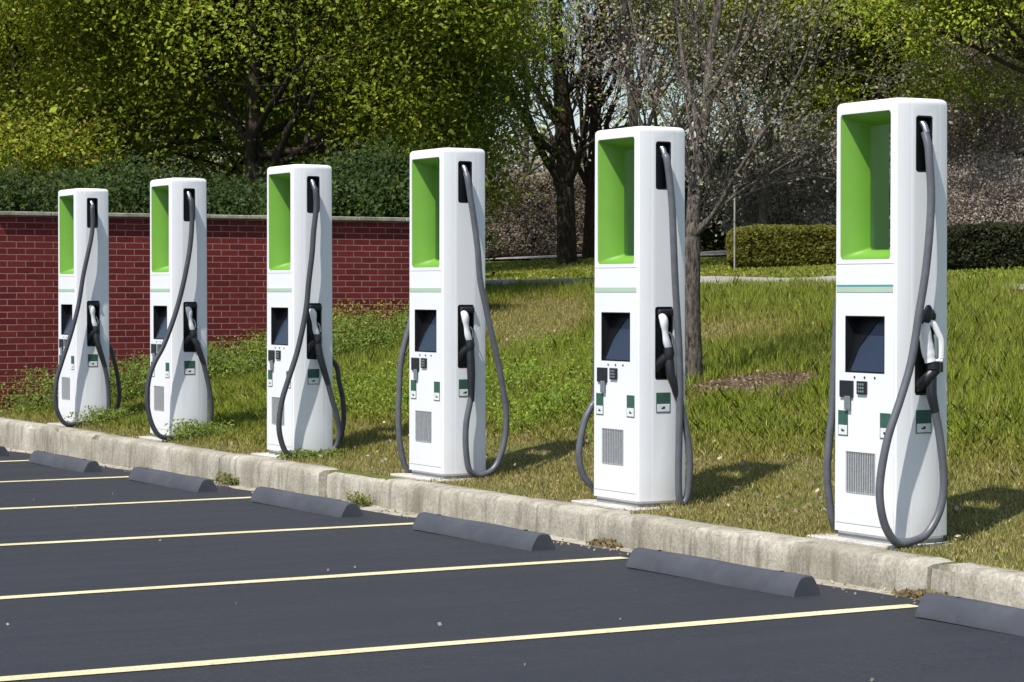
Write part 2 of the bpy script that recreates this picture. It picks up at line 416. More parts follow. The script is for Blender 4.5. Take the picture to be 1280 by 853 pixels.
# ------------------------------------------------------------------ wheel stops
stop_label = ['dark grey wheel stop cut off at the right edge, nearest the camera',
 'dark grey wheel stop in front of the charger nearest the camera, fully in view',
 'dark grey wheel stop on the asphalt in front of the second nearest charger',
 'dark grey wheel stop on the asphalt in front of the third nearest charger',
 'dark grey wheel stop on the asphalt in front of the charger third from the left',
 'small looking dark wheel stop in front of the second charger from the left',
 'farthest dark grey wheel stop, just a tip at the left edge of the photo']
prof = [(-.085, 0), (-.080, .025), (-.048, .082), (-.034, .096), (0, .102), (.034, .096), (.048, .082), (.080, .025), (.085, 0)]
for k in range(-1, 6):
    bm = bmesh.new(); rows = []
    L = .755
    for y in [-L, -L+.006, -L+.05]+list(np.linspace(-L+.12, L-.12, 9))+[L-.05, L-.006, L]:
        s = .93 if abs(y) == L else 1
        rows.append([bm.verts.new((p*s+.003*math.sin(y*5+k), y, h*s+(.002*math.sin(y*7+k*2) if h > 0 else 0))) for p, h in prof])
    for p, q in zip(rows, rows[1:]):
        for j in range(len(prof)-1): bm.faces.new((p[j], p[j+1], q[j+1], q[j]))
    bm.faces.new(rows[0]); bm.faces.new(rows[-1][::-1])
    y0 = 10.20+2.54*k+(.13 if k < 0 else 0)
    root = empty('wheel_stop', (6.96+rk.uniform(-.015, .015), y0, float(asph(np.array(y0)))+.001), stop_label[k+1], 'wheel stop', 'wheel stops in front of the chargers')
    root.rotation_euler[2] = rk.uniform(-.012, .012)
    bm_obj('block', bm, M['stop'], root, 35)
    for yy in (-.55, .55):
        t = Tubes(); t.add([(0, yy, .092), (0, yy, .1045)], .012, 10); t.build('pin', M['black'], root)

# ------------------------------------------------------------------ chargers
HB = 2.28
def boolean(o, cutters):
    for c in cutters:
        md = o.modifiers.new('b', 'BOOLEAN'); md.operation = 'DIFFERENCE'; md.object = c; md.solver = 'EXACT'
    bpy.context.view_layer.update()
    dg = bpy.context.evaluated_depsgraph_get()
    me = bpy.data.meshes.new_from_object(o.evaluated_get(dg)); o.modifiers.clear()
    old = o.data; o.data = me; bpy.data.meshes.remove(old)
    for c in cutters:
        d = c.data; bpy.data.objects.remove(c); bpy.data.meshes.remove(d)
U = lambda u: u-.17
Vv = lambda v: v-.25
def rrect(v0, v1, z0, z1, rad, k=4):
    out = []
    for (cv, cz, a0) in ((v1-rad, z1-rad, 0), (v0+rad, z1-rad, 90), (v0+rad, z0+rad, 180), (v1-rad, z0+rad, 270)):
        for i in range(k+1):
            a = math.radians(a0+90*i/k); out.append((cv+rad*math.cos(a), cz+rad*math.sin(a)))
    return out
def loft(bm, loops, cap=True):
    R_ = [[bm.verts.new(p) for p in l] for l in loops]; n = len(R_[0])
    for a, b in zip(R_, R_[1:]):
        for i in range(n): bm.faces.new((a[i], a[(i+1) % n], b[(i+1) % n], b[i]))
    if cap: bm.faces.new(R_[0][::-1]); bm.faces.new(R_[-1])
def win_loops(g, us=(0, .17, .34)):
    out = []
    for j, (u, m) in enumerate(zip(us, (0, 1, 0))):
        out.append([(U(u), Vv(v), z) for v, z in rrect((.042, .074, .022)[j]-g, (.458, .426, .478)[j]+g, 1.46+.05*m-g, 2.215-.05*m+g, .02)])
    return out
def build_body():
    ch = .08
    plan = [(0, .5), (0, 0), (ch, -.025), (.34-ch, -.025), (.34, 0), (.34, .5), (.34-ch, .525), (ch, .525)]
    bm = bmesh.new(); prism(bm, [(U(a), Vv(b)) for a, b in plan], 0.02, HB)
    # round the top rim, soften the uprights and the foot
    for e in bm.edges: e.select = False
    ve = [e for e in bm.edges if abs(e.verts[0].co.z-e.verts[1].co.z) > 1]
    bmesh.ops.bevel(bm, geom=ve, offset=.010, segments=3, affect='EDGES')
    te = [e for e in bm.edges if min(e.verts[0].co.z, e.verts[1].co.z) > HB-.001]
    bmesh.ops.bevel(bm, geom=te, offset=.036, segments=5, affect='EDGES', profile=.6)
    be = [e for e in bm.edges if max(e.verts[0].co.z, e.verts[1].co.z) < .021]
    bmesh.ops.bevel(bm, geom=be, offset=.014, segments=2, affect='EDGES')
    for v in bm.verts:                                    # foot slightly wider than the head
        k = 1+.022*(1-v.co.z/HB); v.co.x *= k; v.co.y *= k
    o = bm_obj('cabinet', bm, M['white'])
    cs = []
    b = bmesh.new(); L = win_loops(.003); L[0] = [(p[0]-.03, p[1], p[2]) for p in L[0]]; L[-1] = [(p[0]+.03, p[1], p[2]) for p in L[-1]]
    loft(b, [L[0]]+win_loops(.003)+[L[-1]]); cs.append(bm_obj('c', b, None))
    for s in (-1, 1):
        for (u0, u1, z0, z1) in ((.11, .222, 1.90, 2.19), (.105, .235, .76, 1.20)):
            b = bmesh.new()
            lo = [(U(p), Vv(.25+s*.30), z) for p, z in rrect(u0, u1, z0, z1, .018)]
            hi = [(U(p), Vv(.25+s*.205), z) for p, z in rrect(u0, u1, z0, z1, .018)]
            loft(b, [lo, hi]); cs.append(bm_obj('c', b, None))
    b = bmesh.new(); box(b, U(-.05), U(.088), Vv(.082), Vv(.412), .868, 1.165); cs.append(bm_obj('c', b, None))
    b = bmesh.new(); box(b, U(-.05), U(.012), Vv(.155), Vv(.405), .235, .455); cs.append(bm_obj('c', b, None))
    for z in (1.432, .075):
        b = bmesh.new(); box(b, U(-.05), U(.004), Vv(.012), Vv(.488), z, z+.004); cs.append(bm_obj('c', b, None))
    boolean(o, cs)
    me = o.data
    me.polygons.foreach_set('use_smooth', [True]*len(me.polygons)); me.set_sharp_from_angle(angle=math.radians(32))
    return o
shared = []   # (name, object) parts shared by every charger; children as sub-parts
root0 = empty('charging_station', (0, 0, 0), 'x', 'charging station')
def fx(z): return 1+.022*(1-z/HB)
FRONT = lambda z: -.17*fx(z)
body = build_body(); body.parent = root0
bm = bmesh.new(); loft(bm, win_loops(-.0, (.002, .17, .338)), cap=False)
for f in bm.faces: f.normal_flip()
me = bpy.data.meshes.new('window_lining'); bm.to_mesh(me); bm.free(); o = link('window_lining', me, M['green'], root0, 25)
sd = o.modifiers.new('s', 'SOLIDIFY'); sd.thickness = .002
# base plinth
bm = bmesh.new(); prism(bm, [(U(a), Vv(b)) for a, b in [(.012, .488), (.012, .012), (.09, -.012), (.25, -.012), (.328, .012), (.328, .488), (.25, .512), (.09, .512)]], 0, .03)
bm_obj('plinth', bm, M['seam'], root0)
# stripe
bm = bmesh.new(); x = FRONT(1.3); box(bm, x-.0025, x+.004, Vv(.014), Vv(.486), 1.288, 1.316); bm_obj('stripe', bm, M['stripe'], root0)
bm = bmesh.new(); box(bm, x-.003, x+.004, Vv(.014), Vv(.486), 1.3175, 1.327); TEAL = bm_obj('teal_line', bm, M['teal'], root0)
# display recess: bezel and tilted screen
bm = bmesh.new(); d = .085
x0 = U(-.004); x1 = U(d)
for (a, b_, c, e) in ((.083, .087, .87, 1.163), (.407, .411, .87, 1.163), (.087, .407, .869, .873), (.087, .407, 1.160, 1.164)):
    box(bm, x0+.001, x1, Vv(a), Vv(b_), c, e)
box(bm, x1-.002, x1+.001, Vv(.087), Vv(.407), .873, 1.16)
BZ = bm_obj('display_bezel', bm, M['black'], root0)
bm = bmesh.new(); vs = [bm.verts.new(p) for p in ((x0+.012, Vv(.09), .876), (x0+.012, Vv(.404), .876), (x1-.006, Vv(.404), 1.158), (x1-.006, Vv(.09), 1.158))]
bm.faces.new(vs); o = bm_obj('screen', bm, M['screen'], BZ)
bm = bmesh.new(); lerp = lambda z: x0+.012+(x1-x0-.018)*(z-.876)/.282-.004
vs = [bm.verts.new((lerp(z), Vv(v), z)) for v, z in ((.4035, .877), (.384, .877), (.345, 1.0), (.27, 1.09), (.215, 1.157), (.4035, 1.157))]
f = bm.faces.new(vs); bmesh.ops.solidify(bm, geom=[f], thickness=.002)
bm_obj('screen_dark_reflection', bm, M['black'], BZ)  # added black sheet standing in for a dark reflection across the screen
# sensor dots
for v in (.33, .245, .16):
    bm = bmesh.new()
    bmesh.ops.create_cone(bm, cap_ends=True, segments=14, radius1=.006, radius2=.006, depth=.005, matrix=Matrix.Translation((FRONT(.85)-.001, Vv(v), .846)) @ Matrix.Rotation(math.pi/2, 4, 'Y'))
    bm_obj('indicator_light', bm, M['black'], root0)
# readers
bm = bmesh.new(); x = FRONT(.78); box(bm, x-.012, x+.006, Vv(.338), Vv(.448), .738, .826, .004)
CR = bm_obj('card_reader', bm, M['black'], root0)
bm = bmesh.new(); box(bm, x-.017, x-.010, Vv(.352), Vv(.40), .672, .745, .003); bm_obj('card_guide', bm, M['greyplastic'], CR)
bm = bmesh.new(); box(bm, x-.012, x+.006, Vv(.222), Vv(.302), .757, .826, .004); KP = bm_obj('keypad', bm, M['black'], root0)
bm = bmesh.new()
for i in range(3):
    for j in range(3): box(bm, x-.0145, x-.011, Vv(.238+i*.018), Vv(.250+i*.018), .768+j*.018, .779+j*.018)
bm_obj('keys', bm, M['greyplastic'], KP)
# labels: green top, pale bottom, small arrow-like mark
def label(axis, a0, a1, z0, z1, base, sgn=-1):
    zs = z0+(z1-z0)*.42
    def bx(name, p0, p1, q0, q1, t, m, par):
        bm = bmesh.new()
        if axis == 'front': box(bm, base-t, base+.004, Vv(p0), Vv(p1), q0, q1, .001, 1)
        else: box(bm, U(p0), U(p1), min(base+sgn*t, base-sgn*.004), max(base+sgn*t, base-sgn*.004), q0, q1, .001, 1)
        return bm_obj(name, bm, m, par)
    L_ = bx('sticker', a0, a1, z0, z1, .003, M['labelgreen'], root0)
    bx('sticker_panel', a0+.005, a1-.005, z0+.005, zs, .0042, M['labelwhite'], L_)
    c = (a0+a1)/2; bx('mark', c-.016, c+.010, z0+.022, z0+.030, .0052, M['black'], L_)
    bx('mark', c-.004, c+.012, z0+.030, z0+.036, .0054, M['black'], L_)
label('front', .385, .468, .535, .668, FRONT(.6)); label('front', .03, .115, .535, .668, FRONT(.6))
label('side', .112, .212, .565, .685, Vv(-.025)*fx(.6), -1); label('side', .112, .212, .565, .685, Vv(.525)*fx(.6), 1)
# vent grille
bm = bmesh.new(); x = U(.006)
box(bm, x, x+.002, Vv(.157), Vv(.403), .237, .453)
GR = bm_obj('vent_grille', bm, M['seam'], root0)
bm = bmesh.new()
for i in range(24):
    z = .241+i*.009
    vs = [bm.verts.new(p) for p in ((x-.003, Vv(.157), z), (x-.003, Vv(.403), z), (x-.0075, Vv(.403), z+.0052), (x-.0075, Vv(.157), z+.0052))]
    bm.faces.new(vs)
for i in range(13):
    v = .164+i*.0195; box(bm, x-.0079, x-.0035, Vv(v), Vv(v+.0025), .239, .452)
bm_obj('louvres', bm, M['grille'], GR)
# recess liners and hoods on each side
for s in (-1, 1):
    def lin(name, u0, u1, z0, z1, hood):
        bm = bmesh.new()
        ys = [Vv(.25+s*.272), Vv(.25+s*.212)]
        out = rrect(u0, u1, z0, z1, .018); inn = rrect(u0+.006, u1-.006, z0+.006, z1-.006, .014)
        A = [[bm.verts.new((U(p), ys[k], z)) for p, z in l] for k, l in ((0, out), (0, inn), (1, inn))]
        A[0] = A[0]; n = len(out)
        for i in range(n):
            bm.faces.new((A[0][i], A[0][(i+1) % n], A[1][(i+1) % n], A[1][i])); bm.faces.new((A[1][i], A[1][(i+1) % n], A[2][(i+1) % n], A[2][i]))
        bm.faces.new(A[2])
        if hood:
            y0, y1 = sorted((Vv(.25+s*.25), Vv(.25+s*.305)))
            box(bm, U(u0+.012), U(u1-.004), y0, y1, z1-.055, z1-.012, .014, 3)
        o = bm_obj(name, bm, M['black'], root0); return o
    o = lin('cable_inlet', .112, .220, 1.902, 2.188, False)
    t = Tubes(); ye = Vv(.25+s*.225); t.add([(U(.155), ye, 2.16), (U(.155), Vv(.25+s*.26), 2.155), (U(.158), Vv(.25+s*.285), 2.135)], [.013, .013, .012], 10)
    t.add([(U(.157), Vv(.25+s*.27), 2.15), (U(.158), Vv(.25+s*.285), 2.135), (U(.161), Vv(.25+s*.298), 2.10)], [.017, .017, .015], 10)
    t.build('cable_fitting', M['steel'], o)
    lin('holster', .107, .233, .762, 1.198, True)
# cap plate on top
bm = bmesh.new(); box(bm, U(.07), U(.27), Vv(.06), Vv(.44), HB-.002, HB+.004, .002, 1); bm_obj('roof_plate', bm, M['white'], root0)

NEAR = {
 0: [(1156,166),(1160,182),(1162,205),(1164,246),(1162,289),(1158,331),(1154,360),(1149,390),(1143,430),(1137,461),(1125,501),(1110,547),(1101,594),(1100,627),(1107,659),(1121,684),(1137,685),(1157,669),(1172,645),(1179,617),(1179,585),(1174,542),(1168,510),(1164,492)],
 1: [(829,184),(833,200),(837,225),(840,257),(842,304),(844,352),(847,404),(849,440),(850,489),(849,540),(848,590),(849,622),(854,636),(860,614),(862,574),(857,533),(848,496),(838,468)],
 2: [(580,210),(584,224),(587,241),(592,273),(597,311),(600,349),(606,378),(612,406),(621,445),(629,488),(633,518),(631,549),(624,574),(615,588),(602,594),(591,592),(585,583),(582,555),(583,527),(589,494),(589,466)],
 3: [(392,229),(394,240),(395,261),(392,290),(390,318),(386,352),(383,384),(378,412),(371,442),(361,473),(353,499),(349,525),(350,545),(357,565),(368,574),(390,577),(410,572),(420,558),(424,540),(421,520),(415,499),(408,473),(400,446)],
 4: [(238,240),(239,254),(240,277),(238,305),(234,331),(227,364),(218,396),(205,431),(193,454),(186,475),(184,501),(188,525),(197,543),(209,553),(225,557),(242,553),(256,541),(263,525),(264,504),(260,478),(253,450),(246,430)],
 5: [(114,249),(115,261),(116,280),(114,298),(110,317),(104,345),(98,382),(88,420),(78,451),(71,475),(69,501),(74,520),(83,532),(97,537),(112,536),(125,531),(134,519),(136,501),(134,475),(129,452),(121,426)],
}
FAR = {
 0: [(1041,505),(1037,545),(1034,585),(1036,620),(1041,650)],
 1: [(745,490),(739,509),(731,526),(725,554),(724,574),(729,594),(740,608)],
 2: [(514,400),(506,430),(501,454),(499,488),(498,524),(500,555),(506,582),(515,596)],
 3: None, 4: None, 5: None,
}
FARBACK = {3: [(414,450),(424,478),(429,505),(429,530),(424,551),(412,568)], 5: [(132,428),(143,452),(148,478),(149,497),(145,512),(134,522)]}
labels = ['white charging station nearest the camera, its cable looped out across the front panel',
 'white charging station beside the bare grey tree trunk, second nearest the camera',
 'white charging station at the brick wall\'s right end, cable swung out over the grass',
 'white charging station third from the left, before the wall, its cable crossing the vent',
 'white charging station before the brick wall, second from the left',
 'smallest looking white charging station, farthest from the camera at the left']

def connector(parent, s, base, variant):
    """s=-1 near side, +1 far side; returns local cable end"""
    y = Vv(.25+s*.305)
    bmx = bmesh.new()
    def ell(p, a, b, t=0):   # ring in the uz plane perpendicular to the axis
        return p
    if variant == 'loop':
        # wide D handle turned out past the cabinet's rear edge
        c = Tubes()
        yl = Vv(.25+s*.315)
        c.add(catmull([(U(.135), yl, 1.12), (U(.18), yl+s*.01, 1.13), (U(.212), yl+s*.02, 1.075), (U(.228), yl+s*.025, 1.03), (U(.228), yl+s*.025, .95)], 5), .011, 10, flat=1.5)
        c.add(catmull([(U(.135), yl, 1.125), (U(.145), yl, 1.06), (U(.160), yl, .99), (U(.170), yl+s*.01, .93)], 5), [.026]*3+[.028]*5+[.03]*5+[.026]*3, 12, flat=1.2)
        c.add([(U(.19), yl+s*.01, .938), (U(.230), yl+s*.025, .938)], .013, 10)
        co = c.build('connector', M['whiteplastic'], parent)
        g = Tubes()
        g.add(catmull([(U(.195), yl+s*.01, 1.07), (U(.198), yl+s*.015, 1.05), (U(.200), yl+s*.018, .99), (U(.200), yl+s*.018, .95)], 4), .009, 8); g.build('trigger', M['greyplastic'], co)
        k = Tubes(); k.add([(U(.14), Vv(.25+s*.26), 1.12), (U(.152), yl, 1.15), (U(.165), yl, 1.20), (U(.17), yl-s*.01, 1.215)], [.03, .026, .022, .014], 12)
        k.build('connector_cap', M['black'], co); k = Tubes()
        k.add([(U(.185), yl+s*.01, .935), (U(.185), yl+s*.01, .895)], .034, 12)
        k.add([(U(.215), yl+s*.025, .93), (U(.215), yl+s*.025, .88)], .02, 10)
        k.add([(U(.215), yl+s*.025, .895), (U(.19), yl+s*.01, .885), (U(.150), yl, .84), (U(.14), Vv(.25+s*.25), .80)], [.018, .03, .034, .03], 12)
        k.build('connector_nose', M['black'], co)
    else:
        c = Tubes()
        c.add(catmull([(U(.135), y-s*.02, 1.158), (U(.147), y, 1.125), (U(.152), y+s*.006, 1.07), (U(.165), y+s*.004, 1.00), (U(.185), y, .945)], 4),
              [.012, .020, .026, .029, .031, .031, .030, .028, .024, .022, .022, .024, .026, .027, .027, .026, .025], 12, flat=.8)
        co = c.build('connector', M['whiteplastic'], parent)
        k = Tubes()
        k.add([(U(.183), y, .955), (U(.185), y+s*.004, .92), (U(.180), y, .885), (U(.185), y, .86)], [.033, .036, .034, .024], 12, flat=.9)
        k.add([(U(.17), y, .90), (U(.140), Vv(.25+s*.27), .86), (U(.132), Vv(.25+s*.235), .82)], [.03, .03, .028], 10)
        k.build('connector_nose', M['black'], co)
        g = Tubes(); g.add(catmull([(U(.178), y+s*.018, 1.045), (U(.196), y+s*.02, 1.02), (U(.205), y+s*.015, .975)], 3), .006, 6); g.build('trigger', M['greyplastic'], co)
    return co
shared_children = list(root0.children)
def copy_tree(o, parent):
    c = o.copy(); C.objects.link(c); c.parent = parent
    for ch in o.children: copy_tree(ch, c)
    return c
pads_l = ['pale concrete pad under the charging station nearest the camera', 'pale concrete pad under the charger beside the bare tree trunk', 'pale concrete pad under the charger at the right end of the brick wall',
 'pale concrete pad under the third charger from the left', 'pale concrete pad under the second charger from the left', 'pale concrete pad under the farthest charger']
for k in range(6):
    r0 = R0+PITCHR*k+(.012, -.054, -.057, -.07, 0, -.02)[k]
    loc = Vector((N0+.17, r0+.25, ZB+.006))
    if k == 0:
        root = root0
    else:
        root = bpy.data.objects.new('charging_station', None); C.objects.link(root); root.empty_display_size = .2; root['category'] = 'charging station'
        for ch in shared_children:
            if ch.name.startswith('teal_line'): continue
            copy_tree(ch, root)
    root.location = loc; root['label'] = labels[k]; root['group'] = 'charging stations in a row along the kerb'
    rad = .0215
    # near cable
    px = NEAR[k]; pts = []
    vs_ = -.025
    for i, (x, y) in enumerate(px):
        off = [.012, .04, .055, .066][i] if i < 4 else .078
        if i > len(px)-4: off = [.072, .066, .058][i-(len(px)-3)]
        p = on_r(x, y, r0-.025-off); pts.append(p-loc)
    pts = [Vector((p.x, p.y, max(p.z, .0+rad))) for p in pts]
    if k: pts[0] = Vector((U(.160), Vv(-.048), 2.105)); pts[1] = Vector((pts[1].x, Vv(-.07), pts[1].z))
    t = Tubes(); t.add(catmull(pts, 6), rad, 10); cb = t.build('charging_cable', M['cable'] if k < 3 else M['cable_shaded'], root)
    connector(root, -1, loc, 'loop' if k == 0 else 'plain')
    t = Tubes(); e = pts[-1]; e2 = pts[-2]; t.add([e+(e2-e)*1.3, e+(e2-e)*.5, e, Vector((U(.185), Vv(-.06), .88))], [.0225, .026, .029, .03], 10); t.build('cable_boot', M['black'], cb)
    # far cable
    yf = Vv(.525+.075)
    if FAR[k]:
        mid = [on_r(x, y, loc.y+yf)-loc for x, y in FAR[k]]
    else:
        mid = [Vector((U(.09), yf, .9)), Vector((U(.07), yf, .6)), Vector((U(.07), yf, .35)), Vector((U(.09), yf, .12))]
    back = [Vector((U(.12), yf+.02, .03)), Vector((U(.27), yf+.02, .10)), Vector((U(.33), yf, .36)), Vector((U(.28), yf, .66)), Vector((U(.19), Vv(.565), .875))]
    if k in FARBACK:
        bk = [on_r(x, y, loc.y+yf-.0)-loc for x, y in FARBACK[k]][::-1]
        back = [Vector((U(.15), yf+.02, .03))]+bk+[Vector((U(.19), Vv(.565), .875))]
    pts = [Vector((U(.160), Vv(.548), 2.10)), Vector((U(.165), yf-.01, 1.95)), Vector((U(.15), yf, 1.6)), Vector((U(.09), yf, 1.2))]+mid+back
    pts = [Vector((p.x, p.y, max(p.z, rad))) for p in pts]
    t = Tubes(); t.add(catmull(pts, 6), rad, 10); t.build('charging_cable', M['cable'] if k < 3 else M['cable_shaded'], root)
    connector(root, 1, loc, 'plain')
    # pad
    bm = bmesh.new(); box(bm, 7.655, 8.16, r0-.10, r0+.64, .0, ZB+.005, .006, 1)
    tag(bm_obj('concrete_pad', bm, M['pad']), pads_l[k], 'pad', 'concrete pads under the chargers')
tag(root0, None)

# ------------------------------------------------------------------ vegetation
def rand_quads(c, size, rng, squash=.55, up=0.0, face=1.1):
    """leaf quads (diamonds) at centres c; blades turn loosely towards the light as real leaves do"""
    n = len(c); nn = rng.normal(size=(n, 3)); nn /= np.linalg.norm(nn, axis=1)[:, None]
    nn += face*np.array([-.55, -.30, .72]); nn /= np.linalg.norm(nn, axis=1)[:, None]
    a = rng.normal(size=(n, 3)); a -= nn*np.sum(a*nn, 1)[:, None]; a /= np.linalg.norm(a, axis=1)[:, None]
    b = np.cross(nn, a)
    s = size*rng.uniform(.6, 1.35, (n, 1)); A = a*s; B = b*s*squash
    return np.stack([c-A, c-B*1.0+A*.1, c+A, c+B*1.0+A*.1], 1).reshape(-1, 3)
def leafcol(n, base, rng, var=.3, accents=None, pacc=0):
    base = np.array(base); m = rng.lognormal(0, var, (n, 1)); c = base*m*rng.normal(1, .08, (n, 3))
    if accents is not None:
        k = rng.rand(n) < pacc; c[k] = np.array(accents)*rng.uniform(.7, 1.2, (k.sum(), 1))
    return np.clip(c, .004, .9)
class Tree:
    def __init__(s, seed): s.rng = RS(seed); s.t = Tubes(); s.tips = []; s.nodes = []
    def limb(s, pts, r0, r1, sides=8):
        P = catmull(pts, 4); n = len(P); s.t.add(P, np.linspace(r0, r1, n), sides, cap=False)
        for i in range(n): s.nodes.append((P[i], (P[min(i+1, n-1)]-P[max(i-1, 0)]).normalized(), r0+(r1-r0)*i/(n-1)))
        return P
    def grow(s, p, d, L, r, lev, maxlev, nch=4, spread=.7, upb=.15, wob=.12, shrink=.62):
        rng = s.rng; k = 4 if lev < maxlev else 3; pts = [Vector(p)]; dd = Vector(d).normalized()
        for i in range(k):
            dd = (dd+Vector(rng.normal(0, wob, 3))+Vector((0, 0, upb*.3))).normalized(); pts.append(pts[-1]+dd*L/k)
        rad = np.linspace(r, r*(.5 if lev < maxlev else .25), k+1)
        s.t.add(pts, rad, 7 if r > .04 else (4 if r > .012 else 3), cap=False)
        if lev >= maxlev: s.tips.append(pts[-1]); s.tips.append(pts[-2]); return
        for j in range(nch):
            f = rng.uniform(.3, 1.0) if j < nch-1 else 1.0; q = f*k; i = min(int(q), k-1)
            pp = pts[i].lerp(pts[i+1], q-i); ax = (pts[i+1]-pts[i]).normalized()
            sp = Vector(rng.normal(0, 1, 3)); sp -= ax*sp.dot(ax); sp.normalize()
            nd_ = (ax+sp*spread*rng.uniform(.6, 1.4)+Vector((0, 0, upb))).normalized()
            s.grow(pp, nd_, L*shrink*rng.uniform(.75, 1.25), max(r*(1-.45*f)*.62, .003), lev+1, maxlev, nch, spread, upb, wob, shrink)
def leafy_tree(label, px, D, H, rad, zlow, base, size, nclus, nleaf, seed, trunk_r=.2, bark='bark_dark', acc=None, lean=0, pacc=.035, sig=.38, group='leafy trees behind the wall and hedges', cat='tree', name='leafy_tree'):
    n, r = at(px, D); z0 = float(terr(n, r))-.1; root = empty(name, (n, r, z0), label, cat, group)
    T = Tree(seed); rng = T.rng
    top = Vector((lean, 0, H*.75)); T.limb([(0, 0, 0), (lean*.1, .03, zlow*.6), (lean*.3, 0, zlow), tuple(top*.75), tuple(top)], trunk_r, trunk_r*.25, 10)
    for i in range(14):
        h = zlow*.75+(H*.6-zlow*.75)*rng.rand(); a = rng.uniform(0, 2*math.pi)
        d = Vector((math.cos(a), math.sin(a), rng.uniform(.15, .8)))
        T.grow((lean*.3, 0, h), d, rad*.65, trunk_r*.38*(1-.5*h/H), 1, 3, 4, .8, .05, .14, .6)
    T.t.build('trunk', M[bark], root)
    # crown: clumps at twig tips plus clumps through the crown volume
    th = rng.uniform(0, 2*math.pi, nclus); u = rng.rand(nclus)**.45; el = np.arcsin(rng.uniform(-1, 1, nclus))
    cz = (H+zlow)/2; hz = (H-zlow)/2
    wv = 1+.22*np.sin(3*th+seed)*np.cos(2*el+seed)
    c = np.stack([rad*u*wv*np.cos(th)*np.cos(el), rad*u*wv*np.sin(th)*np.cos(el), cz+hz*u*np.sin(el)], 1)
    tips = np.array([tuple(t) for t in T.tips]); tips = tips[rng.permutation(len(tips))[:nclus//2]]
    c = np.concatenate([c, tips]); c = c[(c[:, 2] > zlow*.8) & (np.hypot(c[:, 0], c[:, 1]) < 1.08*rad)]
    # skip clumps in holes
    hole = fbm(c[:, 0]*.55+seed, c[:, 2]*.55+c[:, 1]*.3, seed)
    c = c[hole > .33]
    cs = rng.uniform(.55, 1.35, len(c)); k = np.repeat(np.arange(len(c)), (nleaf*3.7*cs).astype(int))
    g = rng.normal(size=(len(k), 3))*sig*cs[k][:, None]*np.array([1.15, 1.15, .6]); L = c[k]+g
    w = L+np.array([n, r, z0]); x, y, D_ = proj(w)
    keep = ((y > -110) & (x > -160) & (x < 1440)) | (rng.rand(len(L)) < .15); L = L[keep]; k = k[keep]
    tone = rng.lognormal(0, .22, len(c))[k][:, None]
    col = leafcol(len(L), base, rng, .22, acc, pacc)*tone
    poly_mesh('crown', rand_quads(L, size*.43*rng.lognormal(0, .25, (len(L), 1)), rng, .55), 4, M['leaf'], col, root)
    return root
YG = (.19, .23, .012); DG_SHADE = (.034, .062, .008); MG = (.135, .195, .013); YL = (.36, .35, .05)  # the dark green is deepened to hold the shade above the wall
leafy_tree('large leafy tree with dark trunk rising behind the brick wall', 318, 34, 10, 3.4, 2.5, YG, .075, 420, 130, 11, .20, acc=YL)
leafy_tree('yellow green tree crown filling the upper left corner', 20, 36, 10, 4.0, 1.9, (.235, .26, .016), .075, 420, 130, 12, .18, acc=YL)
leafy_tree('green tree behind the wall to the right of the dark trunk', 478, 36, 9, 2.35, 2.3, MG, .07, 400, 130, 13, .17, acc=YL)
leafy_tree('green tree between the corner crown and the dark trunk', 170, 42, 11, 4.0, 1.8, MG, .08, 400, 130, 14, .2, acc=YL)
leafy_tree('leafy tree just behind the nearest charger, spreading over the hedge', 1120, 50, 12, 5.6, 1.9, (.21, .25, .016), .085, 620, 130, 15, .2, acc=YL, group='leafy trees on the lawn side')
leafy_tree('leafy tree at the upper right corner with a pale bare branch', 1325, 40, 10, 4.0, 2.9, (.20, .24, .018), .075, 360, 130, 16, .16, acc=YL, group='leafy trees on the lawn side')
leafy_tree('thin leafy tree seen between the bare tree and the nearest charger', 1075, 54, 13, 3.6, 3.2, (.19, .20, .03), .085, 230, 110, 17, .18, acc=YL, group='leafy trees on the lawn side')
leafy_tree('tall green tree behind the others at the centre left', 370, 52, 14, 4.6, 1.5, (.15, .17, .02), .10, 330, 120, 18, .24, acc=YL)
leafy_tree('low dark green tree far behind the bare trunk', 905, 62, 2.6, 2.0, .1, (.09, .11, .03), .09, 170, 120, 19, .15, group='leafy trees on the lawn side')
leafy_tree('far green tree behind the right hand hedge', 1330, 50, 13, 5, 2.5, (.16, .18, .03), .09, 280, 120, 20, .2, acc=YL, group='leafy trees on the lawn side')

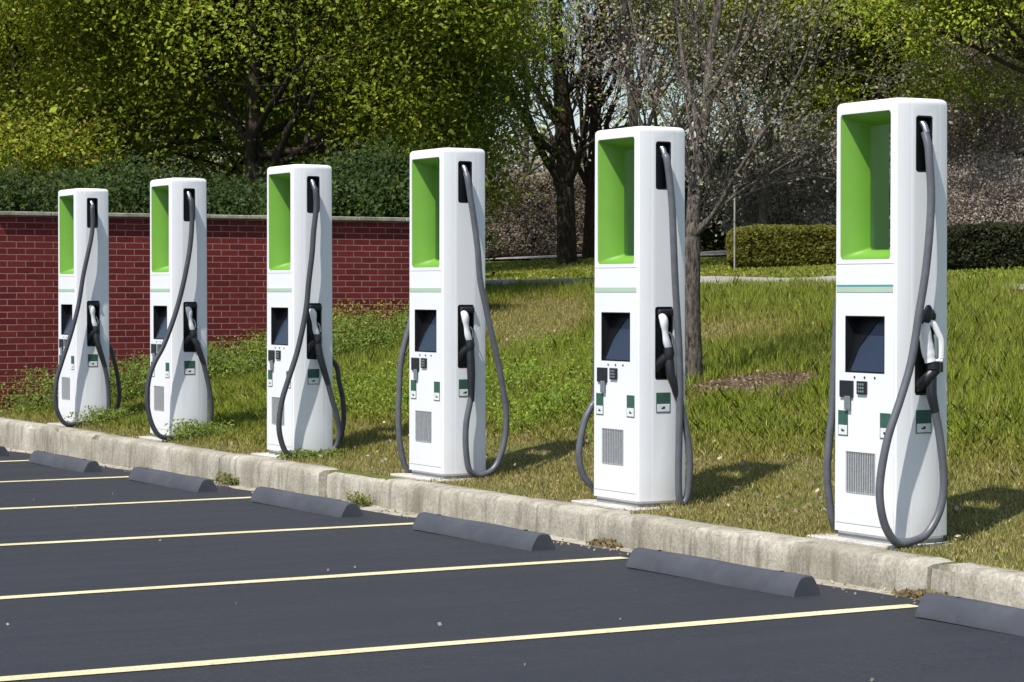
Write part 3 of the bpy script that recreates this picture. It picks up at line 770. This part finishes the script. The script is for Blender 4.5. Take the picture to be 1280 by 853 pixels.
# evergreen shrubs behind the wall
def shrub(label, px, D, rad, H, base, size, count, seed, group, z_off=0, name='evergreen_shrub', box_=None, cat='shrub', ang=0):
    n, r = at(px, D); z0 = float(terr(n, r))-.05+z_off; root = empty(name, (n, r, z0), label, cat, group); rng = RS(seed)
    T = Tree(seed+500)
    for i in range(5): T.grow((rng.uniform(-.1, .1), rng.uniform(-.1, .1), 0), (rng.uniform(-.5, .5), rng.uniform(-.5, .5), 1), H*.5, .035, 2, 4, 4, .8, .1, .15, .6)
    T.t.build('stems', M['bark_dark'], root)
    if box_:
        lx, ly = box_; P = rng.uniform(-1, 1, (count, 3))
        # superellipsoid block, most leaves near the clipped surface
        q = np.abs(P)**5; f = (q.sum(1))**(1/5.); P = P/f[:, None]*(1-.12*rng.rand(count)**2)[:, None]
        bulge = 1+.06*(fbm(P[:, 0]*4+seed, P[:, 2]*3+P[:, 1]*2, seed)-.5)*2
        X = P[:, 0]*lx*bulge; Y = P[:, 1]*ly*bulge; Z = (P[:, 2]*.5+.5)*H*bulge
        L = np.stack([X*math.cos(ang)-Y*math.sin(ang), X*math.sin(ang)+Y*math.cos(ang), Z], 1)
        L = L[Z > .0]; tone = np.ones((len(L), 1))
    else:
        nc = count//140; th = rng.uniform(0, 2*math.pi, nc); el = np.arcsin(rng.uniform(-.8, 1, nc)); u = rng.rand(nc)**.33
        c = np.stack([rad*u*np.cos(th)*np.cos(el), rad*u*np.sin(th)*np.cos(el), H*.5+H*.5*u*np.sin(el)], 1)
        k = np.repeat(np.arange(nc), 140); L = c[k]+rng.normal(size=(len(k), 3))*np.array([.2, .2, .12])*rng.uniform(.6, 1.3, nc)[k][:, None]
        tone = rng.lognormal(0, .18, nc)[k][:, None]
    col = leafcol(len(L), base, rng, .22, (base[0]*2.2, base[1]*2, base[2]*1.5), .05)*tone
    poly_mesh('foliage', rand_quads(L, size, rng, .6), 4, M['leaf'], col, root); return root
g = 'evergreen shrubs behind the brick wall'
for i, (px, D, rad, H, lab) in enumerate([(-30, 29, 1.5, 2.7, 'dark evergreen shrub behind the wall at the left edge'), (75, 29.5, 1.5, 2.6, 'dark evergreen shrub behind the wall, directly behind the farthest charger'),
    (185, 30, 1.5, 2.5, 'dark evergreen shrub behind the wall, behind the second charger from the left'), (300, 32, 1.3, 2.0, 'low dark evergreen shrub at the foot of the dark trunk'),
    (400, 30.5, 1.6, 2.2, 'dark evergreen shrub behind the wall, right of the third charger from the left'), (492, 31, .95, 2.3, 'dark evergreen shrub behind the right part of the brick wall')]):
    shrub(lab, px, D, rad, H, DG_SHADE if i < 6 else (.11, .17, .018), .032, 34000, 40+i, g)

# clipped hedges on the lawn
shrub('clipped olive green hedge on the lawn between the bare tree and the nearest charger', 985, 45, 0, .80, (.15, .15, .022), .034, 40000, 60, 'clipped hedges on the lawn', name='clipped_hedge', box_=(1.12, .5), ang=-YAW, cat='hedge')
shrub('dark clipped hedge on the lawn at the right edge behind the nearest charger', 1262, 36.5, 0, .72, (.028, .034, .010), .032, 36000, 61, 'clipped hedges on the lawn', name='clipped_hedge', box_=(1.25, .5), ang=-YAW-.05, cat='hedge')
shrub('brown leafless clipped hedge beyond the far road, left of the paired trunks', 660, 62, 0, 2.15, (.24, .20, .15), .04, 60000, 62, 'clipped hedges on the lawn', name='clipped_hedge', box_=(2.1, .9), ang=-YAW, cat='hedge')

shrub('low pinkish brown twiggy thicket behind the dark clipped hedge', 1240, 39.5, 1.5, 1.75, (.29, .24, .20), .022, 30000, 63, 'low thickets', name='twiggy_thicket')
shrub('grey twiggy thicket behind the olive hedge', 985, 52, 1.8, 2.6, (.26, .24, .20), .028, 26000, 64, 'low thickets', name='twiggy_thicket')
def bare_tree(label, px, D, H, seed, r0=.16, bark='bark_brown', leaves=None, nl=0, spread=.55, n_l=5, nch=5, lev=4, lean=0, name='bare_tree', low=.14):
    n, r = at(px, D); z0 = float(terr(n, r))-.1; root = empty(name, (n, r, z0), label, 'tree', 'bare trees on the lawn'); T = Tree(seed); rng = T.rng
    P = T.limb([(0, 0, 0), (lean*.15, 0, H*.2), (lean*.45, .1, H*.45), (lean, .0, H*.75), (lean*1.2, 0, H)], r0, r0*.2, 10)
    for i in range(int(19*n_l/5)):
        f = low+(1-low)*i/(19*n_l/5); p, d, rr = T.nodes[min(int(f*len(T.nodes)), len(T.nodes)-1)]
        a = rng.uniform(0, 2*math.pi)
        T.grow(p, Vector((math.cos(a)*.8, math.sin(a)*.8, rng.uniform(.5, 1.3))), H*.30*(.95-f*.45), rr*.5, 1, lev, nch, spread, .12, .12, .66)
    T.t.build('trunk', M[bark], root)
    if leaves:
        tips = np.array([tuple(t) for t in T.tips]); k = rng.randint(0, len(tips), nl); L = tips[k]+rng.normal(size=(nl, 3))*.16
        poly_mesh('crown', rand_quads(L, .032, rng, .6), 4, M['leaf'], leafcol(nl, leaves, rng, .35), root)
    return root
bare_tree('brown bare tree, left one of the paired dark trunks beyond the far lawn', 709, 55, 12, 71, .24, 'bark_dark', (.36, .31, .25), 27000, lean=-.5)
bare_tree('brown bare tree, right one of the paired dark trunks beyond the far lawn', 737, 56, 11, 72, .19, 'bark_dark', (.36, .31, .25), 27000, lean=.7)
bare_tree('grey multi branched bare tree behind the second nearest charger', 800, 47, 11, 73, .13, 'bark_grey', (.36, .32, .25), 22000, lean=-.6, spread=.45)
bare_tree('grey bare tree leaning right behind the marker post', 950, 49, 11, 74, .11, 'bark_grey', (.36, .34, .18), 16000, lean=1.2, spread=.45)
bare_tree('brown bare tree far back at the centre', 655, 64, 13, 75, .10, 'bark_brown', (.36, .31, .25), 24000, lean=.4)
bare_tree('low spreading bare tree with pinkish twigs at the right behind the dark hedge', 1235, 45, 3.4, 77, .12, 'bark_brown', (.27, .21, .18), 14000, lev=4, low=.12)
bare_tree('low bare thicket tree behind the olive hedge', 1000, 62, 5.5, 78, .1, 'bark_grey', (.20, .18, .15), 16000, low=.08)

# foreground bare tree, limbs laid out one by one
D = 20.0; b0 = at3(866, 480, D); gx = float(terr(b0.x, b0.y))
root = empty('bare_tree', (b0.x, b0.y, gx-.05), 'bare grey barked tree standing in the grass right beside the second nearest charger', 'tree', 'bare trees on the lawn')
T = Tree(91); off = Vector((b0.x, b0.y, gx-.05))
def tr(pts, r0, r1, dd=0):
    P = [at3(x, y, D+dd*i/len(pts))-off for i, (x, y) in enumerate(pts)]; return T.limb(P, r0, r1, 12 if r0 > .05 else 7)
P = [Vector((.0, 0, -.05))]+[at3(x, y, D)-off for x, y in ((864, 440), (863, 390), (864, 340), (865, 296))]
T.limb(P, .098, .07, 16)
main = [tr([(865, 300), (868, 240), (876, 180), (884, 120), (889, 60), (900, 0), (906, -70), (915, -160)], .062, .018, .5),
        tr([(866, 298), (886, 276), (903, 250), (922, 216), (950, 172), (985, 120), (1015, 50), (1040, -40)], .027, .007, -1.2),
        tr([(876, 180), (866, 130), (853, 70), (846, 0), (840, -90)], .026, .009, .8),
        tr([(868, 240), (850, 190), (822, 130), (800, 60), (780, -20)], .020, .006, 1.5),
        tr([(868, 288), (892, 268), (925, 240), (968, 214), (1010, 190)], .018, .006, -.8),
        tr([(884, 120), (905, 90), (925, 40), (940, -20), (960, -90)], .020, .007, -.6),
        tr([(866, 284), (880, 262), (898, 245), (912, 238), (935, 228)], .014, .005, .6)]
nn = list(T.nodes)
for p, d, rr in nn[20:]:
    if T.rng.rand() < .42:
        sp = Vector(T.rng.normal(0, 1, 3)); sp -= d*sp.dot(d); sp.normalize()
        T.grow(p, (d+sp*.8+Vector((0, 0, .25))), T.rng.uniform(.5, 1.05), max(.0035, rr*.3), 2, 4, 4, .6, .12, .1, .66)
T.t.build('trunk', M['bark_grey'], root)
tips = np.array([tuple(t) for t in T.tips]); rng = RS(5); k = rng.randint(0, len(tips), 4500)
poly_mesh('crown', rand_quads(tips[k]+rng.normal(size=(4500, 3))*.05, .018, rng, .6), 4, M['leaf'], leafcol(4500, (.24, .22, .14), rng, .3), root)

# far-off wood closing the view
rng = RS(99); cs = []; cols = []
for i in range(520):
    px = rng.uniform(-350, 1650); D_ = rng.uniform(85, 120); n, r = at(px, D_); H = rng.uniform(6, 15) if (px < 560 or px > 1060) else rng.uniform(1.2, 5.2)
    z0 = float(terr(n, r)); m = 230
    bias = 1 if px < 640 else 0
    c = np.stack([n+rng.normal(0, 1.6, m), r+rng.normal(0, 1.6, m), z0+H*rng.rand(m)**.8], 1); cs.append(c)
    base = [(.15, .18, .03), (.26, .21, .16), (.32, .28, .23)][rng.choice(3, p=[.7, .2, .1] if (px < 560 or px > 1100) else [.08, .42, .5])]
    cols.append(leafcol(m, base, rng, .3))
tag(poly_mesh('distant_wood', rand_quads(np.concatenate(cs), .17, rng, .6), 4, M['leaf'], np.concatenate(cols)), 'far off wood of mixed bare and leafy trees closing the background', 'woodland', kind='stuff')

# marker post on the lawn
n, r = at(918, 44); z = float(terr(n, r))
root = empty('marker_post', (n, r, z), 'thin pale post standing at the left end of the olive hedge', 'post')
t = Tubes(); t.add([(0, 0, -.1), (0, 0, 1.5)], .016, 8); t.build('post', M['path'], root)
bm = bmesh.new(); box(bm, -.03, .03, -.03, .03, 1.5, 1.53, .004, 1); bm_obj('post_cap', bm, M['labelwhite'], root)

# ------------------------------------------------------------------ grass
def blades(n_, r_, h, w, lean, col, rng, name, label):
    k = len(n_); a = rng.uniform(0, 2*math.pi, k); z = terr(n_, r_)-.005
    d = np.stack([np.cos(a), np.sin(a), np.zeros(k)], 1); la = rng.uniform(0, 2*math.pi, k)
    l = np.stack([np.cos(la), np.sin(la), np.zeros(k)], 1)*(lean*h*rng.rand(k))[:, None]
    b = np.stack([n_, r_, z], 1); w = (w*rng.uniform(.6, 1.4, k))[:, None]
    up = np.array([0, 0, 1.])*h[:, None]
    V = np.stack([b-d*w*.5, b+d*w*.5, b+l*.35+up*.6+d*w*.4, b+l+up, b+l*.35+up*.6-d*w*.4], 1).reshape(-1, 3)
    return tag(poly_mesh(name, V, 5, M['grass'], col), label, 'grass', kind='stuff')
rng = RS(7)
def region(s0, s1, r0_, r1_, count):
    n_ = N0+rng.uniform(s0, s1, count); r_ = rng.uniform(r0_, r1_, count)
    x, y, D_ = proj(np.stack([n_, r_, terr(n_, r_)], 1)); k = (x > -220) & (x < 1500) & (y < 950) & (D_ > 3)
    return n_[k], r_[k]
def in_any_pad(n_, r_):
    m = (n_ < N0-.10-.07*vnoise(r_*6, r_*0., 4))
    for k in range(6):
        a = R0+PITCHR*k; m |= (n_ < 8.10) & (r_ > a-.04) & (r_ < a+.56)
    return m
GREEN = np.array([.21, .28, .020]); OLIVE = np.array([.27, .27, .045]); STRAW = np.array([.36, .29, .12])
def gcol(n_, r_, green, rng):
    """green 0..1 -> straw..green, with blade variation"""
    g = np.clip(green, 0, 1)[:, None]
    c = np.where(g < .5, STRAW*(1-2*g)+OLIVE*2*g, OLIVE*(2-2*g)+GREEN*(2*g-1))
    dry = rng.rand(len(n_)) < .12*(1.2-g[:, 0]); c[dry] = STRAW*1.3
    return np.clip(c*rng.lognormal(0, .22, (len(n_), 1)), 0, .8)
def lush(n_, r_):
    """1 on the tall green band of the bank, 0 on the trodden strip by the kerb and on the dry crest"""
    s = n_-N0; x, y, D_ = proj(np.stack([n_, r_, terr(n_, r_)], 1))
    ed = .9*(fbm(n_*.5, r_*.5, 3)-.5)
    band = np.clip((s-1.5+ed)/.8, 0, 1)*np.clip((np.where(x > 1030, 9.6, 6.2)+ed*2-s)/1.0, 0, 1)
    band = np.maximum(band, np.clip((r_-16.5)/3.5, 0, 1)*np.clip((s+.1)/.4, 0, 1))
    band = np.maximum(band, .75*np.clip((s-7.8)/1.5, 0, 1))
    brown = np.clip(1-((x-665)/95)**2-((D_-29)/5.)**2, 0, 1)+.6*np.clip(1-((x-900)/120)**2-((D_-24.5)/2.)**2, 0, 1)+.7*np.clip(1-((x-1240)/60)**2-((D_-13.8)/1.6)**2, 0, 1)
    band = band*(1-np.clip(brown*1.3, 0, .85))
    return np.clip(band*.85+.30*(fbm(n_*1.7, r_*1.7, 13)-.4), 0, 1)
# trodden strip and bank
n_, r_ = region(-.17, 3.0, 6, 26, 270000); k = ~in_any_pad(n_, r_); n_, r_ = n_[k], r_[k]
L = lush(n_, r_); cl = fbm(n_*5, r_*5, 17)
h = (.014+.022*cl+L*(.04+.09*cl))*rng.uniform(.5, 1.3, len(n_))
blades(n_, r_, h, .0055+.003*L, .9, gcol(n_, r_, L*.75+.50*(cl-.25)-.02, rng), rng, 'grass', 'short dry grass along the kerb turning into tall green grass on the bank')
n_, r_ = region(3.0, 10.2, 9, 36, 400000); k = (np.hypot(n_-MULCH[0], r_-MULCH[1]) > .42+.3*fbm(n_*3, r_*3, 8)); n_, r_ = n_[k], r_[k]
L = lush(n_, r_); cl = fbm(n_*4, r_*4, 18)
h = (.018+.025*cl+L*(.05+.11*cl))*rng.uniform(.5, 1.3, len(n_))
blades(n_, r_, h*rng.uniform(.7, 1.3, len(n_)), .0068, .6, gcol(n_, r_, L*.8+.4*(cl-.35), rng), rng, 'bank_grass', 'tall green grass with dry patches on the bank')
n_, r_ = region(9.8, 26, 12, 70, 130000); x = 16.3+(r_-12)*.145; k = ((np.abs(n_-(18.35+(r_-25.6)*.14)) > 1.1) | ((r_ < 22.8) & (np.abs(n_-17.4) > .35)) | (r_ > 37)) & (np.abs(n_-30.3) > 1.1); n_, r_ = n_[k], r_[k]
cl = fbm(n_*1.2, r_*1.2, 19); h = (.03+.03*cl)*rng.uniform(.6, 1.3, len(n_))
blades(n_, r_, h, .04, .8, gcol(n_, r_, .68+.6*(cl-.4), rng), rng, 'lawn_grass', 'short mown lawn beyond the footpath')

# broad leaved weeds: on the bank, along the wall foot, round the charger feet and in the gutter joints
def weeds(name, label, spots, size, per, hgt, base, seed, acc=None, kind='stuff', cat='weeds', spread=.12):
    rng = RS(seed); c = np.array(spots); k = np.repeat(np.arange(len(c)), per)
    L = c[k]+np.stack([rng.normal(0, spread, len(k)), rng.normal(0, spread, len(k)), hgt*rng.rand(len(k))*rng.uniform(.5, 1.2, len(c))[k]], 1)
    col = leafcol(len(L), base, rng, .25, acc, .07)
    return tag(poly_mesh(name, rand_quads(L, size, rng, .45, .5), 4, M['grass'], col), label, cat, kind=kind)
sp = []
for i in range(420):
    n = N0+rng.uniform(1.6, 4.8); r = rng.uniform(12.5, 21.5); qx = proj(np.array([[n, r, .5]]))[0][0]
    if qx > 770 or (qx > 620 and rng.rand() < .25): continue
    sp.append((n, r, float(terr(n, r))))
weeds('weeds', 'bright green leafy weeds scattered through the bank grass', sp, .016, 100, .20, (.16, .24, .02), 31, (.35, .34, .05))
sp = []
for i in range(200):
    n = rng.uniform(7.8, 12.9); r = WY-rng.uniform(.05, 1.1); sp.append((n, r, float(terr(n, r))))
weeds('wall_weeds', 'tall green weeds along the foot of the brick wall', sp, .019, 150, .42, (.13, .19, .025), 32, (.28, .26, .04))
sp = []
for i in range(22):
    n = rng.uniform(11.0, 12.4); r = WY-rng.uniform(.05, .5); sp.append((n, r, float(terr(n, r))+.1))
weeds('wall_bush', 'yellow flowering bushy weeds at the right end of the wall foot', sp, .017, 150, .42, (.20, .21, .03), 33, (.45, .42, .05))
foot = ['clover and weeds at the foot of the farthest charger', 'clover and weeds at the foot of the second charger from the left', 'clover and weeds at the foot of the third charger from the left']
for q, k in enumerate((5, 4, 3)):
    sp = []
    for i in range(34):
        n = rng.uniform(7.68, 8.15); r = R0+PITCHR*k-rng.uniform(.05, .45 if k > 3 else .22); sp.append((n, r, .17))
    weeds('weed_patch', foot[q], sp, .016, 60, .17 if k > 3 else .06, (.14, .19, .025), 34+k, (.30, .30, .08), kind='stuff', spread=.05)
jl = {9.14: 'brown withered weed tuft in the gutter at the nearest kerb joint', 12.02: 'small weed tuft in the kerb joint before the second nearest charger', 15.3: 'green weed tuft growing from the broken kerb joint at the centre', 17.7: 'green weed tuft growing in the gutter at the left'}
for jr, lab in jl.items():
    dry = jr < 13; sp = [(7.42+rng.uniform(-.05, .02), jr+rng.uniform(-.12, .12) , float(asph(np.array(jr)))+.0) for i in range(9)]
    o = weeds('weed_tuft', lab, sp, .016, 40, .03 if dry else .08, (.17, .13, .06) if dry else (.16, .17, .045), int(jr*10), kind='stuff', cat='weed', spread=.035); 
# leaf litter and mulch chips
n_, r_ = region(0, 9, 8, 34, 2600); P = np.stack([n_, r_, terr(n_, r_)+.02+.04*rng.rand(len(n_))], 1); k = ~in_any_pad(n_, r_); P = P[k]
tag(poly_mesh('leaf_litter', rand_quads(P, .018, rng, .7), 4, M['grass'], leafcol(len(P), (.34, .27, .18), rng, .35)), 'dry tan leaves scattered through the grass', 'leaves', kind='stuff')
a = rng.uniform(0, 2*math.pi, 5000); q = .66*np.sqrt(rng.rand(5000)); lx = .95*q*np.cos(a); ly = 1.15*q*np.sin(a)
P = np.stack([MULCH[0]+lx*math.cos(YAW)+ly*math.sin(YAW), MULCH[1]-lx*math.sin(YAW)+ly*math.cos(YAW)], 1)
P = np.concatenate([P, (terr(P[:, 0], P[:, 1])+.02+.03*rng.rand(5000))[:, None]], 1)
tag(poly_mesh('mulch_chips', rand_quads(P, .022, rng, .4), 4, M['grass'], leafcol(5000, (.17, .115, .07), rng, .45)), 'brown mulch chips in the bed beside the bare tree', 'mulch', kind='stuff')
# grit on the asphalt and in the gutter
m = 700; n_ = np.concatenate([rng.uniform(7.18, 7.43, m), rng.uniform(0, 7.2, 60)]); r_ = rng.uniform(6, 26, m+60)
P = np.stack([n_, r_, asph(r_)+.008], 1)
tag(poly_mesh('grit', rand_quads(P, .009, rng, .8), 4, M['grass'], leafcol(len(P), (.30, .26, .20), rng, .4)), 'loose grit and crumbs of leaf in the gutter and on the asphalt', 'grit', kind='stuff')

# ------------------------------------------------------------------ light, sky, camera
sc = bpy.context.scene
EL = math.radians(57); az = Vector((-.905, -.425)).normalized()
sun = bpy.data.lights.new('sun', 'SUN'); sun.energy = 4.6; sun.angle = math.radians(.53); sun.color = (1, .96, .90)
so = bpy.data.objects.new('sun', sun); C.objects.link(so); so.location = (-20, -10, 30)
dirn = Vector((-az.x*math.cos(EL), -az.y*math.cos(EL), -math.sin(EL)))
so.rotation_euler = dirn.to_track_quat('-Z', 'Y').to_euler()
W = bpy.data.worlds.new('World'); sc.world = W; W.use_nodes = True; t = W.node_tree
sky = nd(t, 'ShaderNodeTexSky', sky_type='NISHITA'); sky.sun_disc = False; sky.sun_elevation = EL; sky.sun_rotation = math.atan2(az.x, az.y)
t.links.new(sky.outputs[0], t.nodes['Background'].inputs[0]); t.nodes['Background'].inputs[1].default_value = .12
cam = bpy.data.cameras.new('camera'); co = bpy.data.objects.new('camera', cam); C.objects.link(co)
cam.sensor_width = 36; cam.lens = F/1280*36; cam.clip_end = 2000; cam.clip_start = .1
co.location = (0, 0, EYE); co.rotation_euler = (math.pi/2-PITCH, 0, -YAW); sc.camera = co
sc.view_settings.view_transform = 'Standard'; sc.view_settings.look = 'None'; sc.view_settings.exposure = .30; sc.view_settings.gamma = 1
sc.render.resolution_x = 1024; sc.render.resolution_y = 682
